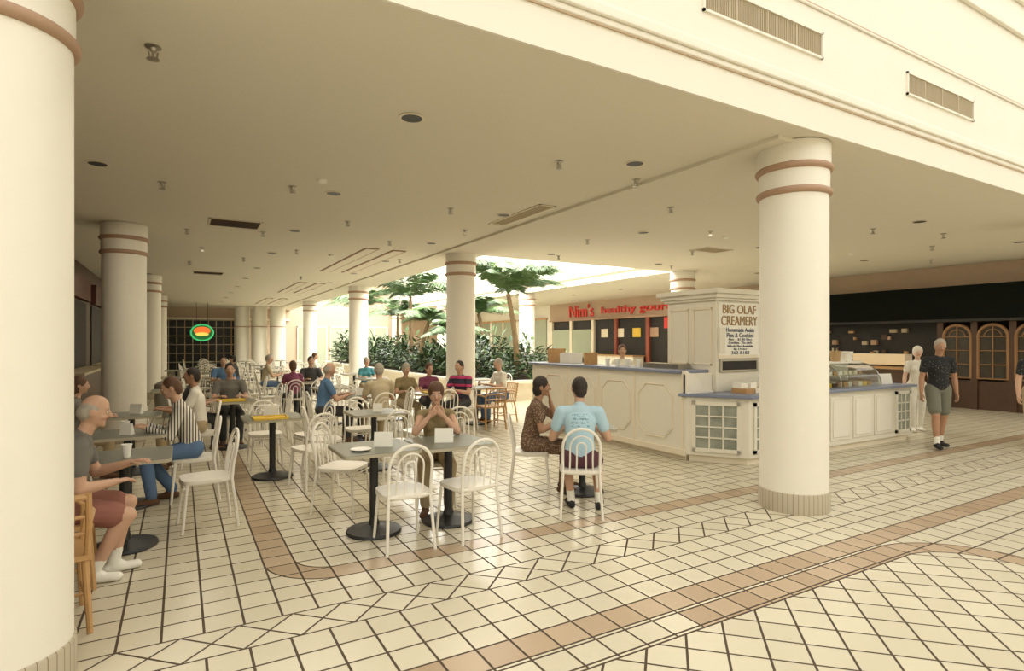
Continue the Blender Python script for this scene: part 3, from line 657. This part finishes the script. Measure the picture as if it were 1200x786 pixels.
# ------------------------------------------------------------------ kiosk
K=empty('ice_cream_kiosk')
b=MB()
b.box(6.2,6.75,5.82,9.9,.08,1.24,KW); b.box(6.24,6.7,5.86,9.86,0,.08,TRIMM)
low=[(6.2,5.82),(6.7,5.15),(10.95,5.15),(10.95,5.85),(6.75,5.85)]
b.prism(low,.1,.92,KW); b.prism([(6.26,5.82),(6.73,5.2),(10.9,5.2),(10.9,5.8),(6.8,5.8)],0,.1,TRIMM)
b.box(10.35,10.95,5.85,8.6,.0,.92,KW); b.box(6.75,10.35,9.4,9.9,0,.92,KW)
b.obj('cabinet',parent=K,bevel=.006)
b=MB(); b.box(6.14,6.8,5.9,9.96,1.24,1.285,KBLUE); b.prism([(6.13,5.86),(6.66,5.08),(11.02,5.08),(11.02,5.9),(6.13,5.9)],.92,.962,KBLUE); b.box(10.3,11.02,5.9,8.66,.92,.962,KBLUE); b.box(6.75,10.3,9.36,9.96,.92,.962,KBLUE)
b.obj('countertop',parent=K,bevel=.008)
b=MB()
def octa(yc,w,z0,z1):
    c=.16; h=w/2; p=[(yc-h+c,z0),(yc+h-c,z0),(yc+h,z0+c),(yc+h,z1-c),(yc+h-c,z1),(yc-h+c,z1),(yc-h,z1-c),(yc-h,z0+c)]
    n=8
    for i in range(n):
        a,d=p[i],p[(i+1)%n]; b.tube([(6.195,a[0],a[1]),(6.195,d[0],d[1])],.011,TRIMM,6)
    q=[(6.199,yc+(y-yc)*.93,(z0+z1)/2+(z-(z0+z1)/2)*.95) for y,z in p]; b.extr(q,(-.004,0,0),KW)
for yc in(6.42,7.32,8.22,9.12): octa(yc,.72,.28,1.06)
for y in(5.87,6.87,7.77,8.67,9.83): b.box(6.185,6.2,y-.012,y+.012,.08,1.24,TRIMM)
b.box(6.17,6.2,5.82,9.9,.08,.16,TRIMM)
b.obj('octagon_panels',parent=K)
GK=M('cabinet_window_glass',(.28,.30,.25),.1,var=.5,scale=6)
def kwin(b,p,dx,w,z0,z1,cols,rows,off=.0):
    d=Vector((dx[0],dx[1],0)).normalized(); nrm=Vector((d.y,-d.x,0)); p=Vector((p[0],p[1],0))
    def quad(u0,u1,za,zb,t0,t1,m):
        q=[p+d*u0+nrm*t0,p+d*u1+nrm*t0]; b.extr([(q[0].x,q[0].y,za),(q[1].x,q[1].y,za),(q[1].x,q[1].y,zb),(q[0].x,q[0].y,zb)],nrm*(t1-t0),m)
    f=.05; quad(f,w-f,z0+f,z1-f,.001,.006,GK)
    quad(0,w,z0,z0+f,0,.025,KW);quad(0,w,z1-f,z1,0,.025,KW);quad(0,f,z0,z1,0,.025,KW);quad(w-f,w,z0,z1,0,.025,KW)
    for i in range(1,cols): u=f+(w-2*f)*i/cols; quad(u-.009,u+.009,z0+f,z1-f,.004,.02,KW)
    for i in range(1,rows): z=z0+f+(z1-z0-2*f)*i/rows; quad(f,w-f,z-.009,z+.009,.004,.02,KW)
b=MB(); dc=Vector((.5,-.67)).normalized()
kwin(b,(6.2+dc.x*.09,5.82+dc.y*.09),(.5,-.67),.64,.16,.86,3,4)
kwin(b,(6.78,5.15),(1,0),.5,.16,.86,3,4); kwin(b,(7.3,5.15),(1,0),.5,.16,.86,3,4); kwin(b,(10.42,5.15),(1,0),.48,.16,.86,3,4); kwin(b,(10.95,5.2),(0,1),.5,.16,.86,3,4)
b.obj('cabinet_windows',parent=K)
b=MB()
for i in range(4):
    x=7.95+i*.61; b.box(x,x+.53,5.135,5.15,.18,.84,KW); b.box(x+.05,x+.48,5.125,5.136,.23,.79,WHITE)
b.obj('door_panels',parent=K,bevel=.008)
b=MB(); b.box(6.76,7.72,5.76,6.72,.962,2.3,KW); b.box(6.72,7.76,5.72,6.76,2.3,2.34,KW); b.box(6.68,7.8,5.68,6.8,2.34,2.40,KW); b.box(6.63,7.85,5.63,6.85,2.40,2.47,KW)
for y0,y1 in((5.83,6.2),(6.28,6.65)):
    for z0,z1 in((1.35,2.2),): 
        b.box(6.745,6.76,y0,y1,z0,z0+.03,TRIMM);b.box(6.745,6.76,y0,y1,z1-.03,z1,TRIMM);b.box(6.745,6.76,y0,y0+.03,z0,z1,TRIMM);b.box(6.745,6.76,y1-.03,y1,z0,z1,TRIMM)
b.obj('sign_tower',parent=K,bevel=.006)
b=MB(); b.box(6.8,7.68,5.74,5.76,1.5,2.27,PAPER); b.box(6.78,7.70,5.735,5.76,1.45,1.5,TRIMM); b.box(6.82,7.66,5.73,5.76,1.25,1.44,CHROME); b.box(6.86,7.62,5.728,5.74,1.28,1.41,DARK); b.box(6.79,6.9,5.715,5.735,1.53,1.9,KW)
b.obj('sign_board',parent=K)
RN=(math.pi/2,0,0); ty=5.735
text('BIG OLAF','sign_text_1',(7.24,ty,2.17),RN,.74,KGOLD,K,.13); text('CREAMERY','sign_text_2',(7.24,ty,2.0),RN,.8,KGOLD,K,.14)
for i,(t,w,h) in enumerate((('Homemade Amish',.62,.065),('Pies & Cookies',.6,.065),('Pies    $1.25 Slice',.52,.035),('Cookies  75c each',.52,.035),('Whole Pies Available',.58,.035),('By Order',.3,.035),('362-8183',.4,.05))):
    text(t,'menu_text_%d'%(i+1),(7.26,ty,[1.87,1.79,1.73,1.68,1.63,1.585,1.53][i]),RN,w,NAVY,K,h,.002)
b=MB(); pr=[(6.2,.96),(6.2,1.285)]+[(6.2+.3*math.sin(a),1.285-.03-.26*(1-math.cos(a))) for a in [math.pi/2*i/8 for i in range(1,9)]]+[(6.74,.99),(6.74,.96)]
b.extr([(x,5.79,z) for x,z in pr],(0,.1,0),WHITE); b.obj('scroll_bracket',parent=K)
b=MB(); prof=[(5.84,.965),(5.84,1.33),(5.62,1.33)]+[(5.62-.34*math.sin(a),1.33-.36*(1-math.cos(a))) for a in [math.pi/2*i/7 for i in range(1,8)]]
def strip(b,x0,x1,pr,mat):
    vs=[];fs=[]
    for y,z in pr: vs+= [(x0,y,z),(x1,y,z)]
    for i in range(len(pr)-1): fs.append((2*i,2*i+1,2*i+3,2*i+2))
    b.add(vs,fs,mat)
strip(b,7.95,10.25,prof[2:],CLEAR)
for x in(7.95,10.25):
    b.add([(x,y,z) for y,z in prof],[tuple(range(len(prof)))],CLEAR); b.tube([(x,y,z) for y,z in prof[1:]],.012,CHROME,6)
b.tube([(9.1,y,z) for y,z in prof[2:]],.008,CHROME,6)
b.box(7.95,10.25,5.6,5.86,1.33,1.36,WHITE); b.box(7.98,10.22,5.82,5.86,.965,1.33,WHITE); b.box(7.98,10.22,5.5,5.8,1.13,1.14,CHROME)
for i in range(15): x=8.05+i*.145; b.box(x,x+.11,5.4,5.75,.963,1.03,random.choice((PINK,WOOD,TRIMM,PAPER,YEL,DWOOD))); b.box(x,x+.1,5.56,5.75,1.14,1.2,random.choice((PINK,WOOD,TRIMM,PAPER)))
b.obj('curved_display_case',parent=K,recalc=False)
b=MB(); b.lathe([(.09,0),(.11,.14),(.12,.15),(.12,.165),(.02,.17)],PAPER,c=(10.0,5.74,1.36),seg=24)
b.lathe([(.07,0),(.09,.18),(.08,.18)],M('tan_tub',(.45,.3,.15),.6),c=(9.7,5.74,1.36),seg=20); b.obj('topping_tubs',parent=K)
b=MB()
b.extr([(10.45,5.4,.962),(10.75,5.35,.962),(10.75,5.38,1.14),(10.45,5.43,1.14)],(0,.02,0),PAPER)
for x,m in((6.9,WOOD),(7.1,TRIMM),(7.3,PINK),(7.5,WOOD)): b.box(x,x+.17,5.35,5.6,.962,1.03,m); b.box(x+.02,x+.15,5.45,5.6,1.03,1.1,PAPER)
for i in range(8): x=6.3+(i%2)*.12; y=7.0+.13*i; b.lathe([(.03,0),(.042,.12),(.04,.12)],PAPER,c=(x+.1,y,1.285),seg=14)
b.box(6.3,6.6,8.3,8.33,1.285,1.5,WOOD); b.box(6.45,6.72,6.2,6.95,1.285,1.36,CHROME); b.box(6.42,6.7,8.9,9.25,1.285,1.48,PAPER); b.box(6.3,6.7,9.45,9.5,1.285,1.56,WOOD)
b.obj('counter_goods',parent=K)

# ------------------------------------------------------------------ plants
def palm(loc,h,L,n,seed,droop=.62):
    rnd=random.Random(seed); b=MB(); lx,ly=rnd.uniform(-.3,.3),rnd.uniform(-.3,.3)
    pts=[];rr=[]
    for i in range(26): t=i/25; pts.append((lx*t*t,ly*t*t,h*t)); rr.append(.10-.035*t+(.006 if i%2 else 0))
    b.tube(pts,rr,TRUNK,12); top=Vector(pts[-1])
    for k in range(n):
        az=2*math.pi*k/n+rnd.uniform(-.2,.2); el=rnd.uniform(.6,1.45); LL=L*rnd.uniform(.8,1.12); A=Vector((math.cos(az),math.sin(az),0)); S=Vector((-A.y,A.x,0))
        P=[top+A*LL*(t*math.cos(el)+.3*t*t)+Vector((0,0,LL*(math.sin(el)*t-droop*t*t))) for t in [i/20 for i in range(21)]]
        b.tube(P,[.016*(1-i/24) for i in range(21)],LEAF,5)
        for i in range(2,21):
            for q in (0,.33,.66):
                if i==20 and q: continue
                p=P[i]*(1-q)+P[min(i+1,20)]*q; tg=(P[min(i+1,20)]-P[i-1]).normalized(); t=i/20; ll=LL*.28*math.sin(math.pi*min(1,.12+t*.85))+.08
                for sd in(-1,1):
                    d=(S*sd*.8+tg*.6+Vector((0,0,-.35+rnd.uniform(-.15,.12)))).normalized(); w=tg*.016
                    m_=p+d*ll*.5+Vector((0,0,-.01)); e=p+d*ll+Vector((0,0,-.1*ll))
                    b.add([p-w*.5,p+w*.5,m_+w,e,m_-w],[(0,1,2,3,4)],LEAF)
    return b.obj('potted_palm_tree',(loc[0],loc[1],.45),recalc=False)
palm((9.2,15.6),2.75,2.6,18,1,.56); palm((8.9,24.3),3.2,2.8,18,4,.56); palm((8.7,31.7),3.2,2.6,14,6); palm((10.1,19.5),2.3,1.7,12,8); palm((9.5,28),2.5,2.1,12,9); palm((8.3,18.6),1.5,1.4,11,12); palm((8.1,21.3),2.0,1.7,12,15)
b=MB(); b.box(7.2,11.2,14.2,34,0,.5,TRIMM); b.box(7.1,11.3,14.1,34.1,.5,.58,COLM); b.box(7.35,11.05,14.35,33.85,.58,.585,SOIL); b.obj('atrium_planter')
def shrub_mesh(seed,n=260):
    rnd=random.Random(seed); b=MB()
    for k in range(7): a=rnd.uniform(0,6.28); b.tube([(0,0,0),(.2*math.cos(a),.2*math.sin(a),.35),(.4*math.cos(a),.4*math.sin(a),.75)],[.015,.012,.006],TRUNK,5)
    for k in range(n):
        a=rnd.uniform(0,6.28); ph=math.acos(rnd.uniform(-.1,1)); r=rnd.uniform(.35,1.05)
        c=Vector((.62*r*math.sin(ph)*math.cos(a),.62*r*math.sin(ph)*math.sin(a),.15+.95*r*math.cos(ph)))
        d=Vector((math.cos(a)*math.sin(ph)+rnd.uniform(-.5,.5),math.sin(a)*math.sin(ph)+rnd.uniform(-.5,.5),rnd.uniform(-.4,.9))).normalized(); s=d.cross(Vector((rnd.uniform(-.3,.3),rnd.uniform(-.3,.3),1))).normalized()*rnd.uniform(.03,.07); L=rnd.uniform(.18,.42)
        b.add([c,c+d*L*.5+s,c+d*L-Vector((0,0,.05)),c+d*L*.5-s],[(0,1,2,3)],LEAF2 if rnd.random()<.6 else LEAF)
    return b.mesh('leafy_shrub',recalc=False)
SM=[shrub_mesh(i) for i in range(3)]
i=0
for y in [14.9+1.15*k for k in range(16)]:
    for x in(7.9,9.2,10.5):
        o=place(SM[i%3],'leafy_shrub',(x+random.uniform(-.25,.25),y+random.uniform(-.3,.3),.58),random.uniform(0,6)); s=random.uniform(.65,1.25); o.scale=(s,s,s*random.uniform(.7,1.3)); i+=1

# ------------------------------------------------------------------ light
w=bpy.data.worlds.new('sky'); scene.world=w; w.use_nodes=True; bg=w.node_tree.nodes['Background']; bg.inputs[0].default_value=(1,.965,.88,1); bg.inputs[1].default_value=2.15
def area(name,loc,sx,sy,power,col=(1,.90,.73)):
    l=bpy.data.lights.new(name,'AREA'); l.shape='RECTANGLE'; l.size=sx; l.size_y=sy; l.energy=power; l.color=col
    o=bpy.data.objects.new(name,l); scene.collection.objects.link(o); o.location=loc
for k,y in enumerate((12.1,20.2,28.3)): area('trough_fill',(3.85,y+2.3,ZC-.05),.8,4.4,42)  # fill added along the troughs to brighten the seating area
for x in (1.6,4.4):
    for y in (6.0,8.6): area('ceiling_fill',(x,y,ZC-.05),1.2,1.2,26)  # fill lights added below the ceiling to brighten the court, not fittings
area('ceiling_fill',(-.3,9.5,ZC-.05),.8,2,16); area('ceiling_fill',(.3,14,ZC-.05),.8,4,18); area('ceiling_fill',(.3,22,ZC-.05),.8,4,16)
for x in (8.5,12): area('ceiling_fill',(x,7.8,ZC-.05),1.5,2,36)  # same added fill above the kiosk side
for y in(6.5,12,18,25,32): area('aisle_fill',(14.6,y,ZC-.05),1.2,3,28 if y<14 else 80)  # fill lights added to lift the dim east aisle
for y in (16,24,32): area('skylight_lamp',(9.1,y,6.8),5,7,1700,(1,.97,.9))

cam=bpy.data.cameras.new('camera'); co=bpy.data.objects.new('camera',cam); scene.collection.objects.link(co)
co.location=(0,0,1.7); co.rotation_euler=(math.pi/2,0,math.radians(-30)); cam.sensor_width=36; cam.lens=20.19; cam.shift_y=7/1200; cam.clip_start=.05; cam.clip_end=200
scene.camera=co
